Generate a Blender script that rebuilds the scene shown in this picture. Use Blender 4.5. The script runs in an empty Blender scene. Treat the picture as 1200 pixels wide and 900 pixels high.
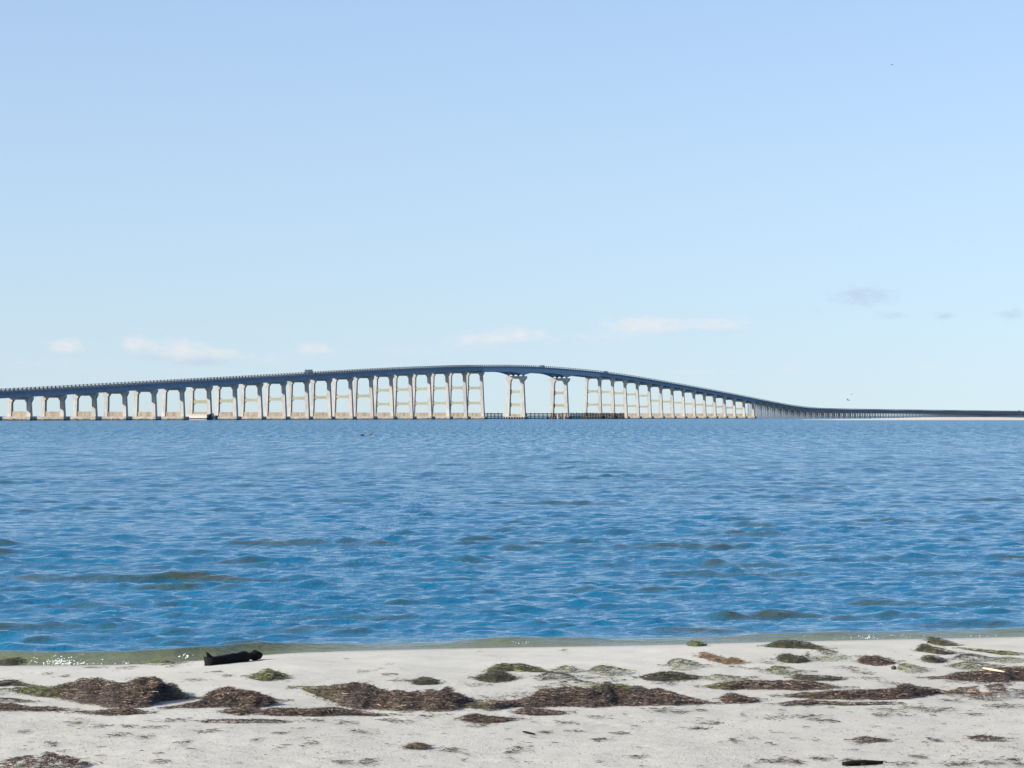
import bpy, bmesh, math, random
import numpy as np
from mathutils import Vector, Matrix, Euler

random.seed(7)
rng = np.random.default_rng(11)
C = bpy.context.scene.collection
SC = bpy.context.scene

# ------------------------------------------------------------------ camera
FPX = 3500.0            # focal length in pixels of a 1200 px wide frame
EYE = 1.5               # eye height above the water
HOR = 487.6             # image row of the horizon
cam_d = bpy.data.cameras.new('camera')
cam = bpy.data.objects.new('camera', cam_d)
C.objects.link(cam)
cam_d.sensor_width = 36.0
cam_d.lens = 36.0 * FPX / 1200.0
cam_d.clip_start = 0.5
cam_d.clip_end = 80000.0
cam.location = (0, 0, EYE)
cam.rotation_euler = (math.radians(90) + math.atan((HOR - 450.0) / FPX), 0, 0)
SC.camera = cam
SC.render.resolution_x, SC.render.resolution_y = 1024, 768

# ------------------------------------------------------------------ light
SUN_EL, SUN_AZ = 26.0, 252.0          # azimuth clockwise from +Y
sun_v = Vector((math.cos(math.radians(SUN_EL)) * math.sin(math.radians(SUN_AZ)),
                math.cos(math.radians(SUN_EL)) * math.cos(math.radians(SUN_AZ)),
                math.sin(math.radians(SUN_EL))))
sd = bpy.data.lights.new('sun', 'SUN')
sd.energy = 4.8
sd.angle = math.radians(0.5)
sd.color = (1.0, 0.96, 0.90)
sun = bpy.data.objects.new('sun', sd)
C.objects.link(sun)
sun.rotation_euler = (-sun_v).to_track_quat('-Z', 'Y').to_euler()
sun.location = (0, 0, 60)

world = bpy.data.worlds.new("World")
SC.world = world
world.use_nodes = True
wn, wl = world.node_tree.nodes, world.node_tree.links
bg = wn['Background']
bg.inputs[1].default_value = 0.115


def wmath(op, a, b=None, c=None, clamp=False):
    n = wn.new('ShaderNodeMath')
    n.operation = op
    n.use_clamp = clamp
    for i, v in enumerate((a, b, c)):
        if v is None:
            continue
        if isinstance(v, (int, float)):
            n.inputs[i].default_value = v
        else:
            wl.new(v, n.inputs[i])
    return n.outputs[0]


tc = wn.new('ShaderNodeTexCoord')
sep = wn.new('ShaderNodeSeparateXYZ')
wl.new(tc.outputs['Generated'], sep.inputs[0])
dx, dy, dz = sep.outputs
# the whole sky is sampled a little above the true elevation: a clear maritime horizon
zz = wmath('ADD', wmath('MULTIPLY', wmath('ABSOLUTE', dz), 0.60), 0.040)
comb = wn.new('ShaderNodeCombineXYZ')
wl.new(dx, comb.inputs[0]); wl.new(dy, comb.inputs[1]); wl.new(zz, comb.inputs[2])
nrm = wn.new('ShaderNodeVectorMath'); nrm.operation = 'NORMALIZE'
wl.new(comb.outputs[0], nrm.inputs[0])
sky = wn.new('ShaderNodeTexSky')
sky.sky_type = 'NISHITA'
sky.sun_disc = False
sky.sun_elevation = math.radians(SUN_EL)
sky.sun_rotation = math.radians(SUN_AZ)
sky.air_density = 0.66
sky.dust_density = 0.9
sky.ozone_density = 1.9
wl.new(nrm.outputs[0], sky.inputs[0])
# small fair weather clouds low over the horizon (direction space: infinitely far)
az = wmath('ARCTAN2', dx, dy)
el = wmath('ARCSINE', dz)
cc = wn.new('ShaderNodeCombineXYZ')
wl.new(wmath('MULTIPLY', az, 240.0), cc.inputs[0])
wl.new(wmath('MULTIPLY', el, 520.0), cc.inputs[1])
nz = wn.new('ShaderNodeTexNoise')
nz.inputs['Scale'].default_value = 1.0
nz.inputs['Detail'].default_value = 7.0
nz.inputs['Roughness'].default_value = 0.62
wl.new(cc.outputs[0], nz.inputs['Vector'])


def blobs(table):
    acc = None
    for (px, py, sx, sy, k) in table:
        a0 = math.atan((px - 600) / FPX)
        e0 = (HOR - py) / FPX
        a = wmath('POWER', wmath('DIVIDE', wmath('SUBTRACT', az, a0), sx / FPX), 2.0)
        e = wmath('POWER', wmath('DIVIDE', wmath('SUBTRACT', el, e0), sy / FPX), 2.0)
        g = wmath('MULTIPLY', wmath('POWER', 2.718, wmath('MULTIPLY', wmath('ADD', a, e), -1.0)), k)
        acc = g if acc is None else wmath('ADD', acc, g)
    return acc


white = blobs([(78, 406, 21, 10, 1.15), (160, 404, 20, 11, 1.1), (213, 411, 30, 14, 1.2), (262, 414, 22, 8, .7),
               (370, 408, 28, 8, .85), (560, 398, 44, 11, .8), (610, 391, 34, 9, .8), (757, 381, 52, 11, 1.2),
               (850, 380, 38, 10, .8), (925, 433, 14, 5, .5), (30, 428, 80, 8, .45), (320, 420, 60, 8, .45), (480, 412, 60, 8, .4), (690, 396, 60, 8, .45), (820, 436, 60, 6, .4), (1100, 432, 80, 6, .3)])
# and on round the rest of the horizon, outside the view
grey = blobs([(1012, 348, 40, 12, 1.2), (1046, 371, 18, 5, .9), (1106, 372, 16, 7, .9), (1186, 370, 19, 7, 1.0), (958, 366, 9, 3, .4),
              (235, 424, 50, 9, .5), (770, 391, 60, 7, .5), (600, 404, 50, 7, .5), (80, 415, 26, 6, .5), (175, 417, 34, 6, .5), (230, 423, 40, 6, .6), (370, 416, 30, 6, .45), (850, 388, 40, 7, .5)])  # this row paints shaded undersides beneath the white clouds
band = wmath('POWER', 2.718, wmath('MULTIPLY', wmath('POWER', wmath('DIVIDE', wmath('SUBTRACT', el, .024), .011), 2.0), -1.0))
away = wmath('MULTIPLY', wmath('SUBTRACT', wmath('ABSOLUTE', az), .19), 10.0, clamp=True)
white = wmath('ADD', white, wmath('MULTIPLY', wmath('MULTIPLY', band, away), .75))
nn = wmath('SUBTRACT', nz.outputs['Fac'], 0.5)
wf = wmath('MULTIPLY', wmath('SUBTRACT', wmath('ADD', white, wmath('MULTIPLY', nn, 2.4)), 0.24), 1.0, clamp=True)
wf = wmath('MULTIPLY', wf, wmath('MULTIPLY', white, 1.6, clamp=True))
gf = wmath('MULTIPLY', wmath('SUBTRACT', wmath('ADD', grey, wmath('MULTIPLY', nn, 2.2)), 0.30), 0.9, clamp=True)
gf = wmath('MULTIPLY', gf, wmath('MULTIPLY', grey, 1.6, clamp=True))
tint = wn.new('ShaderNodeMixRGB'); tint.blend_type = 'MULTIPLY'      # white balance of the photograph's sky
tint.inputs[0].default_value = 1.0
wl.new(sky.outputs[0], tint.inputs[1])
tint.inputs[2].default_value = (1.045, .986, .968, 1)
m1 = wn.new('ShaderNodeMixRGB')
wl.new(wmath('MULTIPLY', gf, .62), m1.inputs[0])
wl.new(tint.outputs[0], m1.inputs[1])
m1.inputs[2].default_value = (2.55, 3.05, 3.95, 1)
m2 = wn.new('ShaderNodeMixRGB')
wl.new(wmath('MULTIPLY', wf, .62), m2.inputs[0])
wl.new(m1.outputs[0], m2.inputs[1])
m2.inputs[2].default_value = (4.5, 4.35, 4.4, 1)
wl.new(m2.outputs[0], bg.inputs[0])

vs = SC.view_settings
vs.view_transform = 'Standard'
vs.look = 'None'
vs.exposure = 0.76
vs.gamma = 1.0
vs.use_curve_mapping = False

# ------------------------------------------------------------------ helpers


def tag(o, label=None, cat=None, group=None, kind=None):
    if label: o['label'] = label
    if cat: o['category'] = cat
    if group: o['group'] = group
    if kind: o['kind'] = kind
    return o


def empty(name, loc=(0, 0, 0), rz=0.0, parent=None):
    o = bpy.data.objects.new(name, None)
    C.objects.link(o)
    o.location = loc
    o.rotation_euler = (0, 0, rz)
    o.empty_display_size = 0.3
    if parent: o.parent = parent
    return o


class MB:
    def __init__(s):
        s.v, s.f = [], []

    def poly(s, pts, faces):
        b = len(s.v)
        s.v += [tuple(p) for p in pts]
        s.f += [tuple(i + b for i in f) for f in faces]

    def box(s, x0, x1, y0, y1, z0, z1):
        s.poly([(x0, y0, z0), (x1, y0, z0), (x1, y1, z0), (x0, y1, z0), (x0, y0, z1), (x1, y0, z1), (x1, y1, z1), (x0, y1, z1)],
               [(0, 3, 2, 1), (4, 5, 6, 7), (0, 1, 5, 4), (1, 2, 6, 5), (2, 3, 7, 6), (3, 0, 4, 7)])

    def frustum(s, b, t, z0, z1):            # b, t = (x0,x1,y0,y1)
        s.poly([(b[0], b[2], z0), (b[1], b[2], z0), (b[1], b[3], z0), (b[0], b[3], z0), (t[0], t[2], z1), (t[1], t[2], z1), (t[1], t[3], z1), (t[0], t[3], z1)],
               [(0, 3, 2, 1), (4, 5, 6, 7), (0, 1, 5, 4), (1, 2, 6, 5), (2, 3, 7, 6), (3, 0, 4, 7)])

    def prism(s, prof, y0, y1):              # polygon in x,z, counter-clockwise seen from -y
        n = len(prof)
        s.poly([(x, y0, z) for x, z in prof] + [(x, y1, z) for x, z in prof],
               [tuple(range(n)), tuple(range(2 * n - 1, n - 1, -1))] + [(i, i + n, (i + 1) % n + n, (i + 1) % n) for i in range(n)])

    def prism_x(s, prof, x0, x1):            # polygon in y,z
        n = len(prof)
        s.poly([(x0, y, z) for y, z in prof] + [(x1, y, z) for y, z in prof],
               [tuple(range(n - 1, -1, -1)), tuple(range(n, 2 * n))] + [(i, (i + 1) % n, (i + 1) % n + n, i + n) for i in range(n)])

    def loft(s, rings):                      # closed rings of equal length, capped
        n = len(rings[0])
        pts = [p for r in rings for p in r]
        fs = []
        for k in range(len(rings) - 1):
            for i in range(n):
                j = (i + 1) % n
                fs.append((k * n + i, k * n + j, (k + 1) * n + j, (k + 1) * n + i))
        fs.append(tuple(range(n - 1, -1, -1)))
        fs.append(tuple((len(rings) - 1) * n + i for i in range(n)))
        s.poly(pts, fs)

    def cyl(s, p0, p1, r0, r1, n=8):
        p0, p1 = Vector(p0), Vector(p1)
        d = (p1 - p0).normalized()
        a = d.orthogonal().normalized(); b = d.cross(a)
        s.loft([[p + (a * math.cos(6.28318 * i / n) + b * math.sin(6.28318 * i / n)) * r for i in range(n)] for p, r in ((p0, r0), (p1, r1))])

    def build(s, name, mat, parent=None, loc=(0, 0, 0), smooth=False):
        me = bpy.data.meshes.new(name)
        me.from_pydata(s.v, [], s.f)
        bm = bmesh.new(); bm.from_mesh(me)
        bmesh.ops.recalc_face_normals(bm, faces=bm.faces)
        bm.to_mesh(me); bm.free()
        if smooth:
            me.polygons.foreach_set('use_smooth', [True] * len(me.polygons))
        me.materials.append(mat)
        o = bpy.data.objects.new(name, me)
        C.objects.link(o)
        o.location = loc
        if parent: o.parent = parent
        return o


def grid_mesh(name, P, mat, smooth=True, attrs=None):
    """P: rows x cols x 3 array -> quad sheet"""
    R, Q = P.shape[:2]
    me = bpy.data.meshes.new(name)
    idx = np.arange(R * Q).reshape(R, Q)
    f = np.stack([idx[:-1, :-1], idx[:-1, 1:], idx[1:, 1:], idx[1:, :-1]], -1).reshape(-1, 4)
    me.vertices.add(R * Q)
    me.vertices.foreach_set('co', P.reshape(-1).astype(np.float32))
    me.loops.add(f.size)
    me.loops.foreach_set('vertex_index', f.reshape(-1).astype(np.int32))
    me.polygons.add(len(f))
    me.polygons.foreach_set('loop_start', np.arange(0, f.size, 4, dtype=np.int32))
    if smooth:
        me.polygons.foreach_set('use_smooth', np.ones(len(f), bool))
    for k, v in (attrs or {}).items():
        a = me.attributes.new(k, 'FLOAT', 'POINT')
        a.data.foreach_set('value', v.reshape(-1).astype(np.float32))
    me.update(calc_edges=True)
    me.validate()
    me.materials.append(mat)
    o = bpy.data.objects.new(name, me)
    C.objects.link(o)
    return o


# value noise (numpy) used for ground relief
_T = rng.random((256, 256))


def vnoise(x, y):
    xi, yi = np.floor(x).astype(int), np.floor(y).astype(int)
    fx, fy = x - xi, y - yi
    fx, fy = fx * fx * (3 - 2 * fx), fy * fy * (3 - 2 * fy)
    g = lambda a, b: _T[a & 255, b & 255]
    return (g(xi, yi) * (1 - fx) + g(xi + 1, yi) * fx) * (1 - fy) + (g(xi, yi + 1) * (1 - fx) + g(xi + 1, yi + 1) * fx) * fy - .5


def fbm(x, y, o=4):
    s = 0; a = 1.0
    for k in range(o):
        s = s + a * vnoise(x * 2 ** k + 17.3 * k, y * 2 ** k + 5.1 * k); a *= .5
    return s


class NT:
    """tiny material builder"""
    def __init__(s, name):
        s.m = bpy.data.materials.new(name)
        s.m.use_nodes = True
        s.n, s.l = s.m.node_tree.nodes, s.m.node_tree.links
        s.b = s.n['Principled BSDF']

    def put(s, k, v):
        if isinstance(v, (int, float)): s.b.inputs[k].default_value = v
        elif isinstance(v, tuple): s.b.inputs[k].default_value = v + (1,) if len(v) == 3 else v
        else: s.l.new(v, s.b.inputs[k])

    def coord(s, scale=(1, 1, 1), which='Object'):
        t = s.n.new('ShaderNodeTexCoord')
        mp = s.n.new('ShaderNodeMapping')
        mp.inputs['Scale'].default_value = scale
        s.l.new(t.outputs[which], mp.inputs[0])
        return mp.outputs[0]

    def geo_pos(s, scale=(1, 1, 1)):
        t = s.n.new('ShaderNodeNewGeometry')
        mp = s.n.new('ShaderNodeMapping')
        mp.inputs['Scale'].default_value = scale
        s.l.new(t.outputs['Position'], mp.inputs[0])
        return mp.outputs[0]

    def noise(s, vec, scale, detail=4, rough=.6):
        t = s.n.new('ShaderNodeTexNoise')
        t.inputs['Scale'].default_value = scale
        t.inputs['Detail'].default_value = detail
        t.inputs['Roughness'].default_value = rough
        s.l.new(vec, t.inputs['Vector'])
        return t.outputs['Fac']

    def ramp(s, fac, stops):
        r = s.n.new('ShaderNodeValToRGB')
        e = r.color_ramp.elements
        while len(e) < len(stops): e.new(.5)
        for el_, (p, c) in zip(e, stops):
            el_.position = p
            el_.color = (c, c, c, 1) if isinstance(c, (int, float)) else tuple(c) + (1,)
        s.l.new(fac, r.inputs[0])
        return r.outputs[0]

    def mix(s, fac, a, b, mode='MIX'):
        r = s.n.new('ShaderNodeMixRGB'); r.blend_type = mode
        for i, v in enumerate((fac, a, b)):
            if isinstance(v, (int, float)): r.inputs[i].default_value = v if i == 0 else (v, v, v, 1)
            elif isinstance(v, tuple): r.inputs[i].default_value = v + (1,)
            else: s.l.new(v, r.inputs[i])
        return r.outputs[0]

    def math(s, op, a, b=0.0, clamp=False):
        r = s.n.new('ShaderNodeMath'); r.operation = op; r.use_clamp = clamp
        for i, v in enumerate((a, b)):
            if isinstance(v, (int, float)): r.inputs[i].default_value = v
            else: s.l.new(v, r.inputs[i])
        return r.outputs[0]

    def attr(s, name, out='Fac'):
        a = s.n.new('ShaderNodeAttribute'); a.attribute_name = name
        return a.outputs[out]

    def bump(s, h, strength=.5, dist=.01, prev=None):
        b = s.n.new('ShaderNodeBump')
        b.inputs['Distance'].default_value = dist
        if isinstance(strength, (int, float)): b.inputs['Strength'].default_value = strength
        else: s.l.new(strength, b.inputs['Strength'])
        s.l.new(h, b.inputs['Height'])
        if prev: s.l.new(prev, b.inputs['Normal'])
        return b.outputs[0]


# ------------------------------------------------------------------ materials
def concrete(name, a, b, stain=(.16, .12, .08), tide=True, stain_amt=.5):
    k = NT(name)
    p = k.geo_pos()
    n = k.noise(p, .5, 5, .65)
    col = k.mix(k.ramp(n, [(.3, 0.), (.7, 1.)]), a, b)
    pv = k.geo_pos((1.3, 1.3, .18))
    st = k.ramp(k.noise(pv, .8, 5, .7), [(.44, 0.), (.70, 1.)])
    one = k.ramp(k.noise(k.geo_pos((.035, .035, .02)), 1.0, 2), [(.35, .86), (.65, 1.)])   # some piers older and greyer
    col = k.mix(1.0, col, one, 'MULTIPLY')
    col = k.mix(k.math('MULTIPLY', st, stain_amt), col, stain)
    if tide:      # weed and wet concrete at the tide line
        g = k.n.new('ShaderNodeNewGeometry'); sp = k.n.new('ShaderNodeSeparateXYZ'); k.l.new(g.outputs['Position'], sp.inputs[0])
        w = k.math('ADD', sp.outputs[2], k.math('MULTIPLY', k.noise(p, .9, 3), 1.2))
        t = k.ramp(k.math('MULTIPLY', w, .5), [(.42, 1.), (.62, 0.)])
        col = k.mix(t, col, (.035, .03, .022))
    k.put('Base Color', col); k.put('Roughness', .9)
    k.put('Normal', k.bump(n, .3, .1))
    return k.m


M_conc = concrete('pier_concrete', (.48, .46, .42), (.37, .355, .32))
M_foot = concrete('footing_concrete', (.43, .39, .32), (.30, .27, .215), (.17, .13, .09), True, .8)
M_wall = concrete('wall_concrete', (.36, .31, .24), (.27, .23, .17), (.13, .10, .07), False, .9)
M_strut = concrete('mossy_concrete', (.35, .33, .25), (.27, .26, .18), (.22, .21, .10), False, .6)
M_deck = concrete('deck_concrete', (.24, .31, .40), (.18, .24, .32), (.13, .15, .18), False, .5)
M_rail = concrete('rail_concrete', (.12, .13, .15), (.09, .10, .12), (.12, .12, .13), False, .4)


def plain(name, col, rough=.6, var=.3, scale=8., metallic=0.):
    k = NT(name)
    n = k.noise(k.coord(), scale, 4)
    dark = tuple(c * (1 - var) for c in col)
    k.put('Base Color', k.mix(k.ramp(n, [(.3, 0.), (.7, 1.)]), dark, col))
    k.put('Roughness', rough); k.put('Metallic', metallic)
    k.put('Normal', k.bump(n, .2, .02))
    return k.m


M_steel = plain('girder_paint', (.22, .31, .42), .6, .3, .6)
M_asph = plain('asphalt', (.05, .05, .052), .9, .3, 3)
M_timber = plain('tarred_timber', (.022, .026, .036), .8, .5, 1.5)
M_redt = plain('red_timber', (.26, .07, .055), .8, .5, 1.5)
M_pale = plain('pale_concrete_pile', (.5, .46, .42), .9, .3, 1.5)
M_pile = plain('deck_shade_pile', (.15, .18, .22), .9, .4, .6)  # dark base colour puts the deck's shade into the trestle piles
M_white = plain("white_paint", (.52, .49, .42), .45, .12, 1.5)
M_black = plain('black_rubber', (.015, .015, .017), .7, .3)
M_navy = plain('navy_paint', (.03, .045, .09), .4, .2, 2)
M_car1 = plain('dark_blue_paint', (.03, .07, .11), .3, .1)
M_car2 = plain('grey_paint', (.10, .13, .17), .3, .1)
M_glass = plain('vehicle_glass', (.02, .025, .03), .08, .1)
M_log = None
k = NT('black_wet_wood')
p = k.coord((1, 6, 6))
n = k.noise(p, 9, 8, .7)
k.put('Base Color', k.mix(k.ramp(n, [(.35, 0.), (.75, 1.)]), (.003, .0025, .0025), (.018, .014, .012)))
k.put('Roughness', .85); k.put('Specular IOR Level', .2); k.put('Normal', k.bump(n, 1.0, .02)); M_log = k.m
k = NT('pale_dead_wood')
n = k.noise(k.coord((1, 5, 5)), 20, 5)
k.put('Base Color', k.mix(n, (.38, .25, .14), (.62, .50, .36))); k.put('Roughness', .85); M_stick = k.m
k = NT('dark_stone')
n = k.noise(k.coord(), 40, 5)
k.put('Base Color', k.mix(n, (.015, .014, .013), (.06, .055, .05))); k.put('Roughness', .8); k.put('Normal', k.bump(n, .5, .005)); M_stone = k.m
M_bird = plain('grey_feathers', (.10, .11, .13), .8, .2)

# sand
k = NT('beach_sand')
p = k.geo_pos()
big = k.noise(p, .9, 5, .6)
mid = k.noise(p, 9, 5, .65)
fine = k.noise(p, 130, 3, .7)
grain = k.noise(p, 420, 2, .7)
col = k.mix(k.ramp(big, [(.35, 0.), (.65, 1.)]), (.425, .41, .352), (.475, .458, .398))
col = k.mix(k.math('MULTIPLY', k.ramp(mid, [(.5, 0.), (.72, 1.)]), .35), col, (.36, .34, .30))
fl = k.ramp(fine, [(.62, 0.), (.70, 1.)])
shore = k.attr('dry')
col = k.mix(k.math('MULTIPLY', fl, k.math('MULTIPLY', shore, .4)), col, (.22, .19, .15))
wet = k.ramp(k.attr('shore'), [(.0, 1.), (.10, 0.)])
col = k.mix(k.math('MULTIPLY', wet, .55), col, (.22, .20, .165))
k.put('Base Color', col)
k.put('Roughness', .92)
k.put('Specular IOR Level', .25)
b1 = k.bump(mid, k.math('MULTIPLY', shore, .5), .02)
b2 = k.bump(fine, k.math('MULTIPLY', shore, .8), .006, b1)
b2 = k.bump(k.noise(p, 62, 3, .6), k.math('MULTIPLY', shore, .5), .007, b2)
b3 = k.bump(grain, .5, .002, b2)
k.put('Normal', b3)
M_sand = k.m
k = NT('spit_sand')
n = k.noise(k.geo_pos(), .05, 5)
k.put('Base Color', k.mix(n, (.40, .35, .28), (.58, .54, .47))); k.put('Roughness', .95); M_spit = k.m

# water
k = NT('sea_water')
d = k.attr('offshore')
far = k.math('MULTIPLY', k.math('SUBTRACT', d, 30.0), 1 / 260.0, True)
far = k.math('POWER', far, .6)
shal = k.ramp(d, [(.15, 1.), (.75, 0.)])
p1 = k.geo_pos((1.0, 2.2, 1.0))
r1 = k.noise(p1, 2.6, 4, .6)
r2 = k.noise(p1, 9.0, 4, .6)
deep = k.mix(k.noise(k.geo_pos((.02, .006, 1)), 1.0, 4), (.002, .100, .200), (.003, .112, .200))
deep = k.mix(k.attr('crest'), deep, (.045, .055, .026))   # olive painted on steep wave faces, imitating light through thin crests
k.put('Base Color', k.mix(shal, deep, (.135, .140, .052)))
k.put('IOR', 1.333)
k.put('Roughness', k.math('ADD', k.math('MULTIPLY', far, k.ramp(k.noise(k.geo_pos((2.0, .11, 1)), 1.0, 4, .7), [(.38, .03), (.62, .46)])), .025))
wb = k.bump(r1, k.math('SUBTRACT', .34, k.math('MULTIPLY', far, -.3)), .10)
wb = k.bump(r2, k.math('SUBTRACT', .55, k.math('MULTIPLY', shal, .3)), .03, wb)
wb = k.bump(k.noise(p1, 26.0, 3, .6), k.math('SUBTRACT', .35, k.math('MULTIPLY', shal, .2)), .010, wb)
k.put('Normal', wb)
M_water = k.m
k = NT('sea_foam')
k.put('Base Color', (.85, .86, .85)); k.put('Roughness', .7); M_foam = k.m

# seaweed: colour comes from a per-blade attribute
k = NT('seaweed_blade')
c = k.attr('tint', 'Color')
k.put('Base Color', c); k.put('Roughness', .55); k.put('Specular IOR Level', .4)
M_blade = k.m


def mound_mat(name, a, b, c):
    k = NT(name)
    p = k.geo_pos((1, 1, 1.5))
    n = k.noise(p, 70, 5, .7); n2 = k.noise(p, 7, 3)
    col = k.mix(k.ramp(n, [(.35, 0.), (.7, 1.)]), a, b)
    col = k.mix(k.ramp(n2, [(.5, 0.), (.7, .8)]), col, c)
    k.put('Base Color', col); k.put('Roughness', .8); k.put('Normal', k.bump(n, .9, .012))
    return k.m


M_mb = mound_mat('brown_wrack', (.03, .022, .016), (.12, .085, .06), (.06, .045, .03))
M_mg = mound_mat('green_wrack', (.02, .025, .010), (.09, .095, .035), (.05, .04, .025))

# ------------------------------------------------------------------ shoreline and ground
sh_px = [(-400, 786), (-150, 782), (0, 779), (60, 780), (130, 779), (200, 777), (250, 773), (305, 767), (340, 764.5), (400, 762.7), (500, 760.4), (600, 758.5),
         (700, 757), (800, 755), (900, 752), (1000, 750), (1100, 748), (1200, 746), (1400, 742), (1700, 738)]
shx, shy = [], []
for (px, py) in sh_px:
    D = EYE * FPX / (py - HOR)
    shx.append((px - 600) / FPX * D); shy.append(D)
shx, shy = np.array(shx), np.array(shy)


def shoreline(X):
    X = np.asarray(X, float)
    y = np.interp(X, shx, shy)
    sm = .25
    y = (np.interp(X - sm, shx, shy) + 2 * y + np.interp(X + sm, shx, shy)) / 4
    y = y + np.where(X > shx[-1], (X - shx[-1]) * .10, 0) + np.where(X < shx[0], (X - shx[0]) * .12, 0)
    return np.where(X > 60, y - (X - 60) * .05, y)


def sand_z(X, Y):
    X = np.asarray(X, float); Y = np.asarray(Y, float)
    d = shoreline(X) - Y                  # inland distance
    up = .03 * np.minimum(np.maximum(d, 0), .9) / .9 * 1.2 + .020 * np.maximum(d - .3, 0)
    dn = .09 * np.minimum(d, 0)
    z = np.where(d > 0, up, np.maximum(dn, -3.0 + .0 * d))
    amt = np.clip(d / 1.2, 0, 1)
    z = z + amt * (.020 * fbm(X * .7 + 3, Y * .5 + 9, 3) + .010 * fbm(X * 3.1, Y * 2.2, 3))
    return z


def ground_at(px, py):
    """point of the beach (or the shallow water) seen at a pixel of the photograph"""
    Y = EYE * FPX / (py - HOR)
    for _ in range(30):
        X = (px - 600) / FPX * Y
        z = max(float(sand_z(X, Y)), 0.0)
        Y = .5 * Y + .5 * (EYE - z) * FPX / (py - HOR)
    X = (px - 600) / FPX * Y
    return Vector((X, Y, float(sand_z(X, Y))))


xs = np.concatenate([-np.geomspace(4000, 6.2, 40), np.arange(-6.0, 6.01, .022), np.geomspace(6.2, 4000, 40)])
ys = np.concatenate([-np.geomspace(600, 1, 16), np.linspace(0, 9.0, 14)[1:-1], np.arange(9.0, 22.0, .02), np.geomspace(22.2, 20000, 40)])
GX, GY = np.meshgrid(xs, ys)
GZ = sand_z(GX, GY)
inl = shoreline(GX) - GY
near = (np.abs(GX) < 6.1) & (GY > 9) & (inl > .3)
dry = np.clip((inl - 1.4) / 2.6, 0.12, 1)
GZ = GZ + np.where(near, .0035 * dry * fbm(GX * 16, GY * 14, 3), 0)
sand = grid_mesh('beach_sand', np.stack([GX, GY, GZ], -1), M_sand, True, {'dry': dry, 'shore': np.clip(inl / 3.0, 0, 1)})
tag(sand, kind='structure')

# ------------------------------------------------------------------ water sheet
A_T = [(-400, .05), (0, .058), (120, .055), (215, .062), (300, .060), (340, .045), (420, .022), (520, .016), (555, .034), (600, .042), (690, .040), (720, .022), (840, .016),
       (875, .030), (960, .038), (1200, .036), (1500, .03)]
d1 = [-.35]
while d1[-1] < 600:
    r = d1[-1] + 19
    d1.append(d1[-1] + (.022 if d1[-1] < 1.2 else .036 * (r / 20) ** 1.13))
dd = np.concatenate([np.array(d1), np.geomspace(615, 40000, 30)])
tmain = np.linspace(-.205, .205, 430)
tt = np.concatenate([-np.geomspace(9, .22, 18), tmain, np.geomspace(.22, 9, 18)])
DD, TT = np.meshgrid(dd, tt, indexing='ij')
WX = TT * (np.maximum(DD, 0) + 19.5)
WY = shoreline(WX) + DD
sp = np.gradient(dd)[:, None]            # local row spacing
lat = (np.maximum(DD, 0) + 19.5) * (.41 / 430)
H = np.zeros_like(WX); HL = np.zeros_like(WX)
wr = np.random.default_rng(5)
inner = np.abs(TT) < .21
dr1 = len(d1)
NW = 175
for i in range(NW):
    lam = .11 * (5.0 / .11) ** ((i + wr.random()) / NW)
    th = wr.normal(0, .52 if lam < .6 else .34)
    # slope shared evenly over the components of each band: short wind ripples and longer chop
    amp = (.205 * (.24 / max(lam, .24)) ** .25 if lam < .7 else .062 * (1 if lam < 1.3 else (1.3 / lam) ** 1.2)) * lam / 6.283 * 1.414 / math.sqrt(NW / 2)
    kx, ky = 2 * math.pi / lam * math.sin(th), 2 * math.pi / lam * math.cos(th)
    ph = wr.random() * 6.283
    fade = np.clip((lam - 2.0 * sp) / (1.0 * sp), 0, 1)
    rows = np.where(fade[:dr1, 0] > 0)[0]
    if len(rows) == 0: continue
    r1_ = rows[-1] + 1
    comp = amp * fade[:r1_] * np.sin(kx * WX[:r1_] + ky * WY[:r1_] + ph)
    H[:r1_] += comp
    if lam > .7: HL[:r1_] += comp
# gustiness: groups of higher and lower waves
WAVE = H[np.searchsorted(dd, 3):np.searchsorted(dd, 40)][:, 20:-20].std()
print('wave std', WAVE)
H /= WAVE
H = H + .10 * (H * H - 1)                # peaked crests, flat troughs
H *= WAVE * (1.0 + .35 * fbm(WX * .16 + 40, WY * .10, 2))
H *= np.where(inner, 1, .0) * np.clip((600 - DD) / 200, 0, 1)
calm = np.clip((DD - .25) / 1.4, 0, 1)
H *= .04 + .96 * calm ** 1.1
# little wave reaching the sand
pxs = WX / np.maximum(WY, 1) * FPX + 600
Aw = np.interp(pxs, [a for a, _ in A_T], [b for _, b in A_T]) * (1 + .5 * fbm(WX * 1.7, WX * .3 + 2, 3))
d0 = .30 + .10 * fbm(WX * .9 + 7, WX * .2, 2)
u = DD - d0
prof = np.where(u < 0, np.clip(1 + u / .26, 0, 1) ** 1.6, np.exp(-(u / .28) ** 2))
shorew = Aw * prof * np.where(DD < 3, 1, 0)
H = np.where(DD < 3, np.maximum(H, 0) * .0 + H + shorew, H)
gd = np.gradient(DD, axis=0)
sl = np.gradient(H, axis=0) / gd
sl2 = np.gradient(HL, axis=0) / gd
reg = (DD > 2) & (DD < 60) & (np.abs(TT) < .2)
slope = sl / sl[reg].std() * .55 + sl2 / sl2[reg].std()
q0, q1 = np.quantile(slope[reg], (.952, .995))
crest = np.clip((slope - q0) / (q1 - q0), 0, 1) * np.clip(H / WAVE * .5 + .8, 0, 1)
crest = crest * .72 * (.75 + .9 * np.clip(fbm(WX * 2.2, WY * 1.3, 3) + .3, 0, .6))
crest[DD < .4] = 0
WZ = np.where(DD < 0, .0 + .03 * DD, H)
WZ[-31:, :] = np.minimum(WZ[-31:, :], 0)
water = grid_mesh('sea_water', np.stack([WX, WY, WZ], -1), M_water, True, {'offshore': np.maximum(DD, 0), 'crest': crest})
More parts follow.
